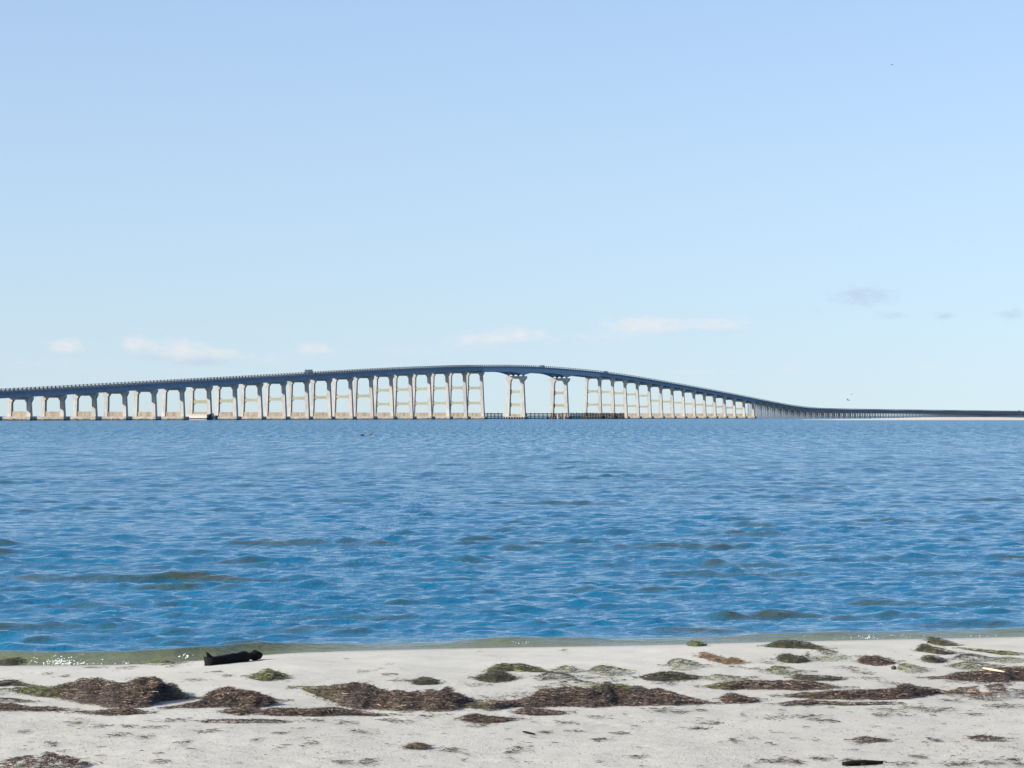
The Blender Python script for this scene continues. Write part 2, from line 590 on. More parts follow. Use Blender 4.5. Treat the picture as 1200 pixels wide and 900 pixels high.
tag(water, kind='structure')
del GX, GY, GZ, H, WX, WY, WZ, DD, TT, HL, sl, sl2, slope, crest

# ------------------------------------------------------------------ sand spit in front of the far trestle
gx = np.linspace(120, 520, 160); gy = np.linspace(1120, 1330, 22)
SX, SY = np.meshgrid(gx, gy)
ridge = np.interp(SX, [120, 128, 150, 170, 190, 215, 520], [-.15, .12, .35, .75, 1.05, .75, 1.0]) + .25 * fbm(SX * .06, SY * .03, 4)
cross = np.clip(1 - ((SY - 1225) / 104) ** 2, -.3, 1)
SZ = np.where(cross > 0, ridge * np.clip(cross * 1.6, 0, 1), cross)
spit = grid_mesh('sand_spit', np.stack([SX, SY, SZ], -1), M_spit, True)
tag(spit, kind='structure')

# ------------------------------------------------------------------ bridge
XV = 1800.0                      # vanishing point of the bridge line
PHI = math.atan((XV - 600) / FPX)
ZN = 1522.0
KZ = ZN * 1195.0                 # Z = KZ / (XV - x)
CP, SP = math.cos(PHI), math.sin(PHI)
Z19 = KZ / (XV - 556.0)
X19 = (556.0 - 600) / FPX * Z19
ORG = Vector((X19, Z19, 0))


def world(s, t=0.0, z=0.0):
    return Vector((ORG.x + s * SP + t * CP, ORG.y + s * CP - t * SP, z))


def s_of(x):
    return (KZ / (XV - x) - Z19) / CP


PITCH = 23.07 / CP
piers = [(i, (i - 19) * PITCH) for i in range(-2, 20)]
piers += [(20, s_of(604.5)), (21, s_of(655.5)), (22, s_of(695.0))]
s22 = s_of(695.0)
piers += [(22 + k, s22 + k * PITCH) for k in range(1, 15)]
s36 = piers[-1][1]
TP = 18.2
bents = [s36 + TP * k for k in range(1, 67)]

rail_px = [(0, 456.7), (75, 453.3), (160, 448.2), (310, 440.2), (460, 431.4), (530, 428.3), (570, 427.4), (600, 427.3), (640, 428.7), (700, 433.8), (740, 439.4), (800, 449.8),
           (850, 459), (890, 467), (926, 474), (946, 476.8), (966, 478.3), (1020, 479.3), (1105, 480.4), (1200, 481.5)]
ss = np.arange(-600, 3000, 4.0)
px_near = []
for s_ in ss:
    w = world(s_, 4.9)
    px_near.append(600 + FPX * w.x / w.y)
px_near = np.array(px_near)
ZW = np.array([world(s_, 4.9).y for s_ in ss])
yy = np.interp(px_near, [a for a, _ in rail_px], [b for _, b in rail_px])
TOP = EYE + (HOR - yy) * ZW / FPX
m0 = px_near < 0
i0 = np.argmax(~m0)
TOP[m0] = np.maximum(TOP[i0] + (ss[m0] - ss[i0]) * (TOP[i0 + 25] - TOP[i0]) / 100.0, 6.0)
m1_ = px_near > 1190
TOP[m1_] = TOP[np.argmax(m1_)]
kern = np.exp(-(np.arange(-20, 21) / 9.0) ** 2); kern /= kern.sum()
TOP = np.convolve(np.pad(TOP, 20, 'edge'), kern, 'valid')


def top_z(s):
    return float(np.interp(s, ss, TOP))


RAIL_H, SLAB = .95, .28
GD = 1.70
HW = 4.9
bridge = empty('road_bridge', (ORG.x, ORG.y, 0), -PHI)
tag(bridge, 'long concrete road bridge humped over the inlet on tall pale portal piers', 'bridge')


def gird_bottom(s):
    return top_z(s) - RAIL_H - SLAB - GD


NAV_END = {19: 0, 20: 1, 21: 1, 22: 0}


def nav_depth(s):
    """girder depth of the three long navigation spans (haunched at the two channel piers)"""
    d = min(abs(s - piers_s[20]), abs(s - piers_s[21]))
    L = 22.0
    return 2.25 + 1.55 * max(0, 1 - d / L) ** 2.0


piers_s = {i: s for i, s in piers}
for i, s in piers:
    nav = i in (20, 21)
    big = i in (19, 22)
    pr = empty('pier', (0, s, 0), 0, bridge)
    if nav:
        ct = top_z(s) - RAIL_H - SLAB - nav_depth(s) - .55
    else:
        ct = gird_bottom(s) - (.35 if big else 0.0)
    hw, ch, soff = (5.75, 1.0, 1.35) if nav else (4.95, .75, 1.0)
    dep = 1.1 if nav else .8                       # half depth of the cap
    ctw = 4.25 if not nav else 4.35                # outer half width of the columns under the cap
    cw = 1.75 if nav else 1.35
    bz = 1.35
    drop = 2.6 if nav else 2.05
    bat = .048
    zb = ct - drop
    bw = ctw + bat * (zb - bz)
    # cap with flared ends and haunched soffit
    inn = ctw - cw
    m = MB()
    m.prism([(-ctw, zb), (-inn, zb), (-inn + .75, ct - soff), (inn - .75, ct - soff), (inn, zb), (ctw, zb), (hw, ct - ch), (hw, ct), (-hw, ct), (-hw, ct - ch)], -dep, dep)
    m.build('cap', M_conc, pr)
    for sg in (-1, 1):
        m = MB()
        a, b = sorted((sg * bw, sg * (bw - cw * 1.12))); a2, b2 = sorted((sg * ctw, sg * inn))
        dd_ = dep * .92
        m.frustum((a, b, -dd_ * 1.15, dd_ * 1.15), (a2, b2, -dd_, dd_), bz, zb)
        m.build('column', M_conc, pr)
    n_st = 2 if (14 <= i <= 26) else (1 if (6 <= i <= 35) else 0)
    fr = {0: (), 1: (.55,), 2: (.32, .68)}[n_st]
    for q in fr:
        z = bz + (zb + .6 - bz) * q
        ow = ctw + bat * (zb - z)
        iw = ow - cw * (1 + .12 * (1 - q)) + .06
        t_ = .68 if nav else .60
        m = MB()
        m.prism([(-iw, z - t_ - .8), (-iw + .8, z - t_), (iw - .8, z - t_), (iw, z - t_ - .8), (iw, z + t_ + .8), (iw - .8, z + t_), (-iw + .8, z + t_), (-iw, z + t_ + .8)], -.5, .5)
        m.build('strut', M_strut, pr)
    m = MB()
    fl = 2.5
    fw = bw + .75
    m.prism([(-fw, -1.0), (fw, -1.0), (fw, bz - .25), (fw - .25, bz), (-fw + .25, bz), (-fw, bz - .25)], -fl, fl)
    m.build('footing', M_foot, pr)
    m = MB()
    m.box(-bw + cw * .9, bw - cw * .9, -.62, .62, bz + .003, bz + (1.75 if not nav else 1.3))
    m.build('pier_wall', M_wall, pr)
    if nav:
        for gx_ in (-4.05, -1.35, 1.35, 4.05):
            m = MB(); m.box(gx_ - .4, gx_ + .4, -.5, .5, ct + .003, ct + .57); m.build('bearing', M_conc, pr)
        # ring of short piles round the channel footings
        m = MB()
        for q in range(9):
            m.cyl((-fw + .4 + q * (2 * fw - .8) / 8, -fl - .25, -1.0), (-fw + .4 + q * (2 * fw - .8) / 8, -fl - .25, bz - .25), .22, .22, 6)
        o = m.build('footing_piles', M_timber, pr); o['kind'] = 'stuff'
    if big:
        for gx_ in (-4.0, -1.35, 1.35, 4.0):
            m = MB(); m.box(gx_ - .3, gx_ + .3, -.4, .4, ct + .003, ct + .36); m.build('bearing', M_conc, pr)


def deck_span(sa, sb, kind):
    sg = empty('deck_span', (0, sa, 0), 0, bridge)
    nseg = 6 if kind == 'nav' else 2
    st = np.linspace(sa + .02, sb - .02, nseg * (3 if kind == 'nav' else 1) + 1)

    def ring(prof):
        return [[(x, s_ - sa, z) for x, z in prof(s_)] for s_ in st]
    m = MB()
    m.loft(ring(lambda s_: [(x, top_z(s_) + z) for x, z in ((-HW, -RAIL_H), (-HW, -RAIL_H - SLAB), (HW, -RAIL_H - SLAB), (HW, -RAIL_H))]))
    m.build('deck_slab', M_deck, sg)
    m = MB()
    m.loft(ring(lambda s_: [(x, top_z(s_) - RAIL_H + z) for x, z in ((-4.2, .024), (-4.2, .004), (4.2, .004), (4.2, .024))]))
    m.build('road_surface', M_asph, sg)
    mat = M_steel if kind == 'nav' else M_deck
    gw = .28 if kind == 'nav' else .34
    for gx_ in (-4.05, -1.35, 1.35, 4.05):
        m = MB()

        def prof(s_, gx_=gx_):
            t0 = top_z(s_) - RAIL_H - SLAB - .002
            dep = nav_depth(s_) if kind == 'nav' else GD
            return [(gx_ - gw, t0), (gx_ - gw, t0 - dep), (gx_ + gw, t0 - dep), (gx_ + gw, t0)]
        m.loft(ring(prof))
        if kind == 'nav':      # flanges standing out from the web
            m.loft(ring(lambda s_: [(gx_ - gw - .18, top_z(s_) - RAIL_H - SLAB - nav_depth(s_) + .0), (gx_ - gw - .18, top_z(s_) - RAIL_H - SLAB - nav_depth(s_) - .06),
                                    (gx_ + gw + .18, top_z(s_) - RAIL_H - SLAB - nav_depth(s_) - .06), (gx_ + gw + .18, top_z(s_) - RAIL_H - SLAB - nav_depth(s_) + .0)]))
        m.build('girder', mat, sg)
    for side in (-1, 1):
        m = MB()
        x0 = side * (HW - .22)
        m.loft(ring(lambda s_: [(x0 - .2, top_z(s_) - RAIL_H + .25), (x0 - .2, top_z(s_) - RAIL_H + .002), (x0 + .2, top_z(s_) - RAIL_H + .002), (x0 + .2, top_z(s_) - RAIL_H + .25)]))
        m.loft(ring(lambda s_: [(x0 - .08, top_z(s_) - .04), (x0 - .08, top_z(s_) - .18), (x0 + .08, top_z(s_) - .18), (x0 + .08, top_z(s_) - .04)]))
        L = sb - sa
        npst = max(2, int(round(L / 3.05)))
        for q in range(npst):
            s_ = sa + (q + .5) * L / npst
            z = top_z(s_)
            m.box(x0 - .16, x0 + .16, s_ - sa - .22, s_ - sa + .22, z - RAIL_H + .2, z + .05)
        o = m.build('railing', M_rail, sg); o['kind'] = 'stuff'


order = [s for _, s in piers]
ids = [i for i, _ in piers]
for q in range(len(order) - 1):
    deck_span(order[q], order[q + 1], 'nav' if ids[q] in (19, 20, 21) else 'std')

# low trestle running on to the right
prev = s36
for q, s in enumerate(bents):
    sgp = empty('trestle_span', (0, prev, 0), 0, bridge)
    st = [prev + .01, (prev + s) / 2, s - .01]
    m = MB()
    m.loft([[(x, s_ - prev, top_z(s_) + z) for x, z in ((-HW, -RAIL_H), (-HW, -RAIL_H - SLAB), (HW, -RAIL_H - SLAB), (HW, -RAIL_H))] for s_ in st])
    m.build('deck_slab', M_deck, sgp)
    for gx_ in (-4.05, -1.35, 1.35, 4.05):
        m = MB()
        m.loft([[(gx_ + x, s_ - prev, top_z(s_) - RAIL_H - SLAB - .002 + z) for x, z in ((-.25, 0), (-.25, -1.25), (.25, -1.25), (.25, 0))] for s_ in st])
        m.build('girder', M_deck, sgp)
    m = MB()
    for side in (-1, 1):
        x0 = side * (HW - .22)
        m.loft([[(x0 + x, s_ - prev, top_z(s_) + z) for x, z in ((-.2, -RAIL_H + .25), (-.2, -RAIL_H + .002), (.2, -RAIL_H + .002), (.2, -RAIL_H + .25))] for s_ in st])
        m.loft([[(x0 + x, s_ - prev, top_z(s_) + z) for x, z in ((-.08, -.04), (-.08, -.18), (.08, -.18), (.08, -.04))] for s_ in st])
        for j in range(6):
            s_ = prev + (j + .5) * TP / 6
            m.box(x0 - .15, x0 + .15, s_ - prev - .2, s_ - prev + .2, top_z(s_) - RAIL_H + .2, top_z(s_) + .05)
    o = m.build('railing', M_rail, sgp); o['kind'] = 'stuff'
    bt = empty('pile_bent', (0, s, 0), 0, bridge)
    ct = top_z(s) - RAIL_H - SLAB - 1.25 - .003
    m = MB(); m.box(-4.9, 4.9, -.45, .45, ct - .9, ct); m.build('cap', M_conc, bt)
    m = MB()
    for j in range(8):
        x = -4.4 + j * 8.8 / 7
        m.box(x - .26, x + .26, -.26, .26, -1.0, ct - .897)
    o = m.build('piles', M_pile, bt); o['kind'] = 'stuff'
    prev = s

# ------------------------------------------------------------------ timber fenders of the navigation channel


def fender(x0, x1, s_off, label, zt, name='timber_fender', mat=None, npile=None):
    """wall of piles with horizontal walers; x0,x1 image columns on a line parallel to the picture of the piers"""
    Zc = Z19 + s_off
    p0 = Vector(((x0 - 600) / FPX * Zc, Zc, 0)); p1 = Vector(((x1 - 600) / FPX * (Zc + 6), Zc + 6, 0))
    L = (p1 - p0).length
    f = empty(name, p0, math.atan2(p1.y - p0.y, p1.x - p0.x))
    tag(f, label, 'fender', 'timber fenders round the navigation channel')
    mt = mat or M_timber
    npile = npile or int(L / 2.1)
    base = None
    for j in range(npile + 1):
        x = j * L / npile
        h = zt + rnd.uniform(-.15, .45)
        if base is None:
            mm = MB(); mm.cyl((0, 0, -1), (0, 0, zt), .24, .20, 7)
            base = mm.build('pile', mt, f, (x, 0, 0)); o = base
        else:
            o = base.copy(); C.objects.link(o); o.parent = f; o.location = (x, rnd.uniform(-.1, .1), 0)
        o.scale = (1, 1, h / zt)
    for q, z in enumerate((.3, .9, 1.5, 2.1, 2.7) if npile > 30 else (.35, 1.2, 2.0, zt - .2)):
        m = MB(); m.box(-.3, L + .3, -.52, -.26, z - (.2 if npile > 30 else .2), z + (.2 if npile > 30 else .2))
        m.build('waler', mt, f)
    return f


rnd = random.Random(3)
fender(567, 588, 14, 'short open dark timber fender left of the first channel pier', 2.9)
fender(617, 646, 60, 'dark timber fender between the two channel piers', 2.9)
fender(646, 664, 66, 'reddish timber fender with pale posts at the second channel pier foot', 2.9, mat=M_redt)
fender(668, 731, 72, 'longest dark timber fender right of the second channel pier', 3.0, npile=34)
# pale posts standing among the red timbers
for q, xx in enumerate((646.5, 654, 661.5)):
    Zc = Z19 + 62
    m = MB(); m.cyl((0, 0, -1), (0, 0, 2.6), .34, .3, 8)
    o = m.build('channel_post', M_pale, None, ((xx - 600) / FPX * Zc, Zc, 0))
    tag(o, ['pale post at the left end of the red timber fender', 'pale post in the middle of the red timber fender', 'pale post at the right end of the red timber fender'][q],
        'post', 'pale posts by the channel')

# ------------------------------------------------------------------ barge and boat by the pier
Zb = 1137.0
bx = lambda x: (x - 600) / FPX * Zb
bw_ = world(piers_s[6] - 5.8, .9)
barge = empty('work_barge', bw_, -PHI)
tag(barge, 'low white flat work barge moored in front of a bridge pier', 'barge')
L = bx(257.5) - bx(223)
m = MB(); m.prism([(-L / 2 + .3, -.3), (L / 2 - .2, -.3), (L / 2, .7), (L / 2, 2.0), (-L / 2, 2.0), (-L / 2, .7)], -2.6, 2.6); m.build('hull', M_white, barge)
m = MB(); m.box(-L / 2 - .06, L / 2 + .06, -2.68, 2.68, .25, .72); m.build('rubbing_strake', M_black, barge)
m = MB(); m.box(-L / 2 - 1.4, L / 2 + .4, -2.75, 2.75, 2.003, 2.25); m.build('deck_board', M_white, barge)
m = MB(); m.box(-L / 2 - 1.5, -L / 2 - .1, -2.2, 2.2, -.3, 1.3); m.build('bow_ramp', M_black, barge)
boat = empty('push_boat', world(piers_s[6] - 5.6, 8.0), -PHI)
tag(boat, 'small dark blue push boat at the right end of the white barge', 'boat')
m = MB(); m.prism([(-1.25, -.3), (1.1, -.3), (1.5, 1.5), (1.35, 1.75), (-1.3, 1.6)], -1.3, 1.3); m.build('hull', M_navy, boat)
m = MB(); m.frustum((-1.1, -.05, -.8, .8), (-1.0, -.15, -.7, .7), 1.6, 2.6); cb = m.build('cabin', M_navy, boat)
m = MB(); m.box(-.95, -.2, -.83, -.79, 2.0, 2.4); m.build('window', M_glass, cb)

# ------------------------------------------------------------------ vehicles on the bridge


def vehicle(name, x, lane, label, cat, mat, kind):
    # find s where the near rail shows at image column x
    s_ = float(np.interp(x, px_near, ss))
    w = world(s_, lane, top_z(s_) - RAIL_H + .024)
    pitch = math.atan((top_z(s_ + 5) - top_z(s_ - 5)) / 10)
    e = empty(name, w, -PHI)
    e.rotation_euler = (pitch, 0, -PHI)
    tag(e, label, cat, 'vehicles crossing the bridge')
    m = MB()
    if kind == 'van':
        m.prism_x([(-2.5, .35), (2.5, .35), (2.5, 1.1), (1.9, 1.25), (1.3, 2.2), (-2.35, 2.3), (-2.5, 1.9)], -.98, .98)
    else:
        m.prism_x([(-2.2, .3), (2.2, .3), (2.25, .8), (1.2, .95), (.5, 1.5), (-1.2, 1.52), (-1.9, 1.0), (-2.25, .9)], -.88, .88)
    m.build('body', mat, e)
    zt = (1.4, 2.05) if kind == 'van' else (1.0, 1.4)
    hx = .985 if kind == 'van' else .885
    for sg in (-1, 1):
        m = MB()
        a, b = sorted((sg * hx, sg * (hx + .012)))
        m.box(a, b, -1.9 if kind == 'van' else -1.3, 1.2 if kind == 'van' else .4, *zt)
        m.build('side_window', M_glass, e)
        for yy_ in (-1.5, 1.5):
            m = MB(); m.cyl((sg * .72, yy_, .34), (sg * .95, yy_, .34), .34, .34, 12); m.build('wheel', M_black, e)


vehicle('van', 370, 1.9, 'dark blue van standing above the rail on the rising left half of the bridge', 'van', M_car1, 'van')
vehicle('car', 642, 1.9, 'grey car on the bridge crown above the second channel pier', 'car', M_car2, 'car')
vehicle('car', 716, 1.9, 'dark car coming down the right slope of the bridge', 'car', M_car1, 'car')
vehicle('car', 1198, 1.9, 'dark car on the low trestle at the right edge', 'car', M_car1, 'car')

# ------------------------------------------------------------------ birds


def bird(px, py, D, span, rz, roll, label):
    e = empty('bird', ((px - 600) / FPX * D, D, EYE + (HOR - py) / FPX * D), rz)
    e.rotation_euler = (0, roll, rz)
    tag(e, label, 'bird', 'birds flying over the inlet')
    m = MB()
    n = 8
    rings = []
    for (y, r, z) in ((-.30, .02, .0), (-.16, .06, 0), (0, .085, 0), (.14, .07, .01), (.22, .05, .03), (.28, .045, .035), (.36, .01, .02)):
        rings.append([(r * math.cos(6.283 * i / n), y, z + r * .9 * math.sin(6.283 * i / n)) for i in range(n)])
    m.loft(rings)
    m.poly([(-.03, -.28, 0), (.03, -.28, 0), (.08, -.44, .0), (-.08, -.44, .0), (-.03, -.28, .015), (.03, -.28, .015), (.08, -.44, .01), (-.08, -.44, .01)],
           [(0, 3, 2, 1), (4, 5, 6, 7), (0, 1, 5, 4), (1, 2, 6, 5), (2, 3, 7, 6), (3, 0, 4, 7)])
    m.build('body', M_bird, e, smooth=True)
    h = span / 2
    for sg in (-1, 1):
        m = MB()
        rr = []
        for (x, y, z, c, t_) in ((.05, .05, .03, .2, .03), (.4 * h, .09, .03 + .25 * h, .19, .025), (.7 * h, .04, .03 + .22 * h, .14, .018), (h, -.08, .03 + .10 * h, .03, .008)):
            rr.append([(sg * x, y + c / 2, z), (sg * x, y, z + t_), (sg * x, y - c / 2, z), (sg * x, y, z - t_ * .5)])
        m.loft(rr)
        m.build('wing', M_bird, e, smooth=True)


bird(993.8, 468.8, 560, .95, .9, .5, 'dark bird flying just above the low trestle, lower of the pair')
bird(997.8, 462.2, 700, .8, .3, .1, 'tiny bird above and right of another bird over the trestle')
bird(1046, 75.5, 500, .7, .2, .0, 'lone tiny bird high in the clear sky')

# two dark waterbirds resting on the water
for q, (px_b, py_b) in enumerate(((424.8, 510.6), (433.4, 510.2))):
    Db = EYE * FPX / (py_b - HOR)
    e = empty('floating_bird', ((px_b - 600) / FPX * Db, Db, .02), .5 - q * .8)
    tag(e, ['tiny dark bird floating on open water, left one of the pair', 'tiny dark bird floating on open water, right one of the pair'][q], 'bird', 'birds floating on the water')
    m = MB()
    m.loft([[(x, r * math.cos(6.283 * j / 8), z + r * .8 * math.sin(6.283 * j / 8)) for j in range(8)] for (x, r, z) in ((-.24, .01, .10), (-.16, .06, .05), (0, .095, .03), (.12, .075, .04), (.19, .02, .07))])
    m.build('body', M_bird, e, smooth=True)
    m = MB()
    m.loft([[(x, r * math.cos(6.283 * j / 8), z + r * math.sin(6.283 * j / 8)) for j in range(8)] for (x, r, z) in ((.12, .035, .06), (.16, .03, .15), (.17, .042, .20), (.22, .03, .20), (.29, .006, .19))])
    m.build('head', M_bird, e, smooth=True)

# ------------------------------------------------------------------ driftwood log
pa, pb = ground_at(243, 780), ground_at(302, 773.0)
ax = pb - pa
Ll = ax.length
log = empty('driftwood_log', pa, math.atan2(ax.y, ax.x))
tag(log, 'black wet driftwood log with an upright broken stub at the water edge', 'driftwood')
lr = random.Random(8)
NS, NR = 22, 16
rings = []
for i in range(NS):
    t = i / (NS - 1)
    rad = .0265 + .003 * math.sin(t * 5) + (.006 if t < .08 else 0)
    rad += .007 * math.exp(-((t - .72) / .08) ** 2) - .006 * math.exp(-((t - .84) / .05) ** 2) + .008 * math.exp(-((t - .97) / .04) ** 2)
    ring = []
    for j in range(NR):
        a = 6.28318 * j / NR
        q = rad * (1 + .10 * math.sin(3 * a + 4 * t) + .07 * math.sin(5 * a + 9 * t) + lr.uniform(-.13, .13))
        ring.append((t * Ll + lr.uniform(-.004, .004) + (.012 * math.cos(a * 2) if i in (0, NS - 1) else 0), q * math.cos(a) * 1.05, .021 + .006 * t + t * (pb.z - pa.z) + q * math.sin(a)))
    rings.append(ring)
m = MB(); m.loft(rings); body = m.build('trunk', M_log, log, smooth=True)
rings = []
for i in range(8):
    t = i / 7
    c = Vector((.022 - .018 * t - .012 * t * t, -.004, .033 + .046 * t))
    rad = .022 * (1 - t) ** .7 + .004
    rings.append([(c.x + rad * math.cos(6.283 * j / 10) * (1 + lr.uniform(-.15, .15)) + .018 * (1 - t) ** 2, c.y + rad * .7 * math.sin(6.283 * j / 10), c.z + lr.uniform(-.003, .003)) for j in range(10)])
m = MB(); m.loft(rings); m.build('broken_stub', M_log, log, smooth=True)
rings = []
for i in range(5):
    t = i / 4
    rad = .019 * (1 - t * .55)
    rings.append([(Ll * .975 - .01 * t + rad * math.cos(6.283 * j / 8), rad * math.sin(6.283 * j / 8), .040 + .014 * t + (.006 * math.cos(6.283 * j / 8 + 2) if i == 4 else 0)) for j in range(8)])
m = MB(); m.loft(rings); m.build('broken_stub', M_log, log, smooth=True)

# ------------------------------------------------------------------ seaweed heaps
PAL = {
    'brown': [(.075, .048, .036), (.045, .030, .023), (.024, .017, .014), (.024, .017, .014), (.11, .078, .058), (.34, .28, .21), (.06, .044, .030), (.16, .12, .085), (.014, .010, .009)],
    'green': [(.065, .075, .022), (.10, .11, .030), (.17, .19, .05), (.03, .036, .012), (.28, .30, .10), (.20, .23, .05), (.025, .028, .012), (.06, .05, .028)],
    'dark': [(.035, .036, .016), (.055, .055, .022), (.03, .024, .018), (.09, .09, .035), (.07, .05, .035)],
    'orange': [(.26, .13, .05), (.10, .07, .045), (.16, .09, .04), (.06, .045, .03), (.3, .22, .12)],
}


def blades(arr, P0, dirs, L, W, col, curl, normal_up):
    """append ribbon blades (4 points, 3 quads) to arr lists"""
    n = len(P0)
    side = np.cross(dirs, normal_up); side /= np.linalg.norm(side, axis=1, keepdims=True) + 1e-9
    pts = []
    for k in range(4):
        t = k / 3.0
        c = P0 + dirs * (L * (t - .5))[:, None] + side * (curl * L * (t - .5) ** 2)[:, None]
        c = c + normal_up * (L * .10 * (1 - (2 * t - 1) ** 2) - .0)[:, None] * .6
        w = W * (1 - .55 * abs(2 * t - 1) ** 2)
        pts += [c - side * w[:, None] / 2, c + side * w[:, None] / 2]
    V = np.stack(pts, 1)                         # n,8,3
    arr[0].append(V.reshape(-1, 3))
    arr[1].append(np.repeat(col, 8, axis=0))


def build_blades(name, arr, parent, loc):
    V = np.concatenate(arr[0]); Cc = np.concatenate(arr[1])
    n = len(V) // 8
    base = (np.arange(n) * 8)[:, None, None]
    q = np.array([[0, 1, 3, 2], [2, 3, 5, 4], [4, 5, 7, 6]])[None]
    F = (base + q).reshape(-1, 4)
    me = bpy.data.meshes.new(name)
    me.vertices.add(len(V)); me.vertices.foreach_set('co', V.reshape(-1).astype(np.float32))
    me.loops.add(F.size); me.loops.foreach_set('vertex_index', F.reshape(-1).astype(np.int32))
    me.polygons.add(len(F)); me.polygons.foreach_set('loop_start', np.arange(0, F.size, 4, dtype=np.int32))
    a = me.color_attributes.new('tint', 'FLOAT_COLOR', 'POINT')
    a.data.foreach_set('color', np.concatenate([Cc, np.ones((len(Cc), 1))], 1).reshape(-1).astype(np.float32))
    me.update(calc_edges=True)
    me.materials.append(M_blade)
    o = bpy.data.objects.new(name, me)
    C.objects.link(o)
    o['kind'] = 'stuff'
    if parent: o.parent = parent
    o.location = loc
    return o


HR = np.random.default_rng(21)


def to_ground(px, py):
    """vector form of ground_at (dry beach only)"""
    Y = (EYE - .1) * FPX / (py - HOR)
    for _ in range(25):
        X = (px - 600) / FPX * Y
        z = np.maximum(sand_z(X, Y), 0)
        Y = .5 * Y + .5 * (EYE - z) * FPX / (py - HOR)
    return (px - 600) / FPX * Y, Y


def heap(top, bot, kind, label, flat=0.0, rim=None, dens=1.0):
    """a heap of washed up eelgrass: crest line and foot line measured off the photograph, turned into a mound with real depth"""
    top = np.array(top, float); bot = np.array(bot, float)
    x0, x1 = top[0, 0], top[-1, 0]
    seed = HR.random() * 100
    fp = .60 + .20 * flat
    ex, ey = to_ground(np.array([(x0 + x1) / 2]), np.array([bot[:, 1].max() - 2]))
    e = empty('seaweed_heap', (float(ex[0]), float(ey[0]), float(sand_z(ex, ey)[0])))
    tag(e, label, 'seaweed', 'seaweed heaps washed up on the beach')

    def surf(x, v, sink=0.0):
        """x: image column of the foot, v: 0 front .. 1 back"""
        yt = np.interp(x, top[:, 0], top[:, 1]); yb = np.interp(x, bot[:, 0], bot[:, 1])
        rag = fbm(x * .10 + seed, x * 0 + seed, 3)
        yb = yb + .10 * (yb - yt) * fbm(x * .07 + 2 * seed, x * 0 + 7, 2)
        yt = yt + .16 * (yb - yt) * rag
        hp = np.maximum(yb - yt, .3)
        X, Yf = to_ground(x, yb)
        dydm = (EYE - .08) * FPX / Yf ** 2
        dep = fp * hp / dydm
        Yr = Yf + .70 * dep
        zr = EYE - (yt - HOR) / FPX * Yr
        Yp = Yf + dep * 1.25 * v
        Xp = (x - 600) / FPX * Yf
        g = sand_z(Xp, Yp)
        h = np.maximum(zr - sand_z(Xp, Yr), .004)
        p = np.where(v < .56, .35 * np.sin(np.pi / 2 * np.clip(v / .56, 0, 1)) ** .7 + .65 * np.clip(v / .56, 0, 1) ** 1.2, np.cos(np.pi / 2 * np.clip((v - .56) / .44, 0, 1)))
        rel = fbm(Xp * 22 + seed, Yp * 9 + seed, 3)
        z = g + h * p * (1 + .75 * rel * (1 - p * .7)) + .016 * rel * np.clip(h / .03, 0, 1) * (p > .05) * (1 - p) - sink
        return Xp, Yp, z, hp, h

    if flat < .5:
        nx, nv = int(np.clip((x1 - x0) * .8, 14, 190)), 16
        Xg, Vg = np.meshgrid(np.linspace(x0, x1, nx), np.linspace(0, 1, nv))
        a, b, c, _, hh = surf(Xg.ravel(), Vg.ravel(), .0045)
        P = np.stack([a, b, c], 1).reshape(nv, nx, 3) - np.array(e.location)
        mo = grid_mesh('matted_weed', P, M_mg if kind in ('green', 'dark') else M_mb)
        mo.parent = e
    xs_ = np.linspace(x0, x1, 60)
    area = float(np.mean(np.interp(xs_, bot[:, 0], bot[:, 1]) - np.interp(xs_, top[:, 0], top[:, 1])) * (x1 - x0))
    n = int(np.clip(area * (3.4 if flat < .5 else (2.4 if flat <= .5 else 1.5)) * dens, 60, 11000))
    xc = HR.uniform(x0 - 4 - .06 * (x1 - x0), x1 + 4 + .10 * (x1 - x0), n * 5); v = np.clip(HR.normal(.42, .30, n * 5), -.25, 1.0)
    Xp, Yp, Zp, hp, hh = surf(np.clip(xc, x0, x1), np.clip(v, 0, 1))
    xm = hp.max()
    keep = HR.random(n * 5) < np.clip(hp / xm, .10, 1)
    thin = fbm(xc * .10 + seed, v * 2.5 + seed, 3)
    if flat >= .5:
        keep &= thin > (-.15 if flat > .5 else -.4)
    else:
        keep &= (thin > -.45) | (hp > .5 * xm)
    stray = (v < 0) | (xc < x0) | (xc > x1)
    keep &= ~stray | (HR.random(n * 5) < .55)
    idx = np.where(keep)[0][:n]
    n = len(idx)
    Xp, Yp, Zp, v, xc, hp = Xp[idx], Yp[idx], Zp[idx], v[idx], xc[idx], hp[idx]
    so = v < 0
    Yp = np.where(so, Yp + v * .10, Yp); Xp = Xp + HR.normal(0, .005, n) + (xc - np.clip(xc, x0, x1)) / FPX * Yp + np.where(so, HR.normal(0, .02, n), 0)
    Zp = np.where(so, sand_z(Xp, Yp), Zp) + .002 + HR.random(n) * .004
    lng = HR.random(n) < .2
    th = HR.normal(0, .6, n) + np.where(HR.random(n) < .22, 1.57, 0)
    tilt = HR.normal(0, .16, n) * np.where(lng, .5, 1)
    dirs = np.stack([np.cos(th) * np.cos(tilt), np.sin(th) * np.cos(tilt), np.sin(tilt)], 1)
    up = np.stack([HR.normal(0, .4, n), HR.normal(-.35, .4, n), np.ones(n)], 1); up /= np.linalg.norm(up, axis=1, keepdims=True)
    Ls = np.where(lng, HR.uniform(.025, .060, n), HR.uniform(.006, .020, n)); Ws = HR.uniform(.0018, .0040, n)
    pal = np.array(PAL[kind]) * (np.array([.92, .84, .74]) if kind == 'brown' else 1.0); col = pal[HR.integers(0, len(pal), n)] * HR.uniform(.7, 1.3, (n, 1))
    patch = fbm(Xp * 13 + seed * 3, v * 3 + seed, 3)
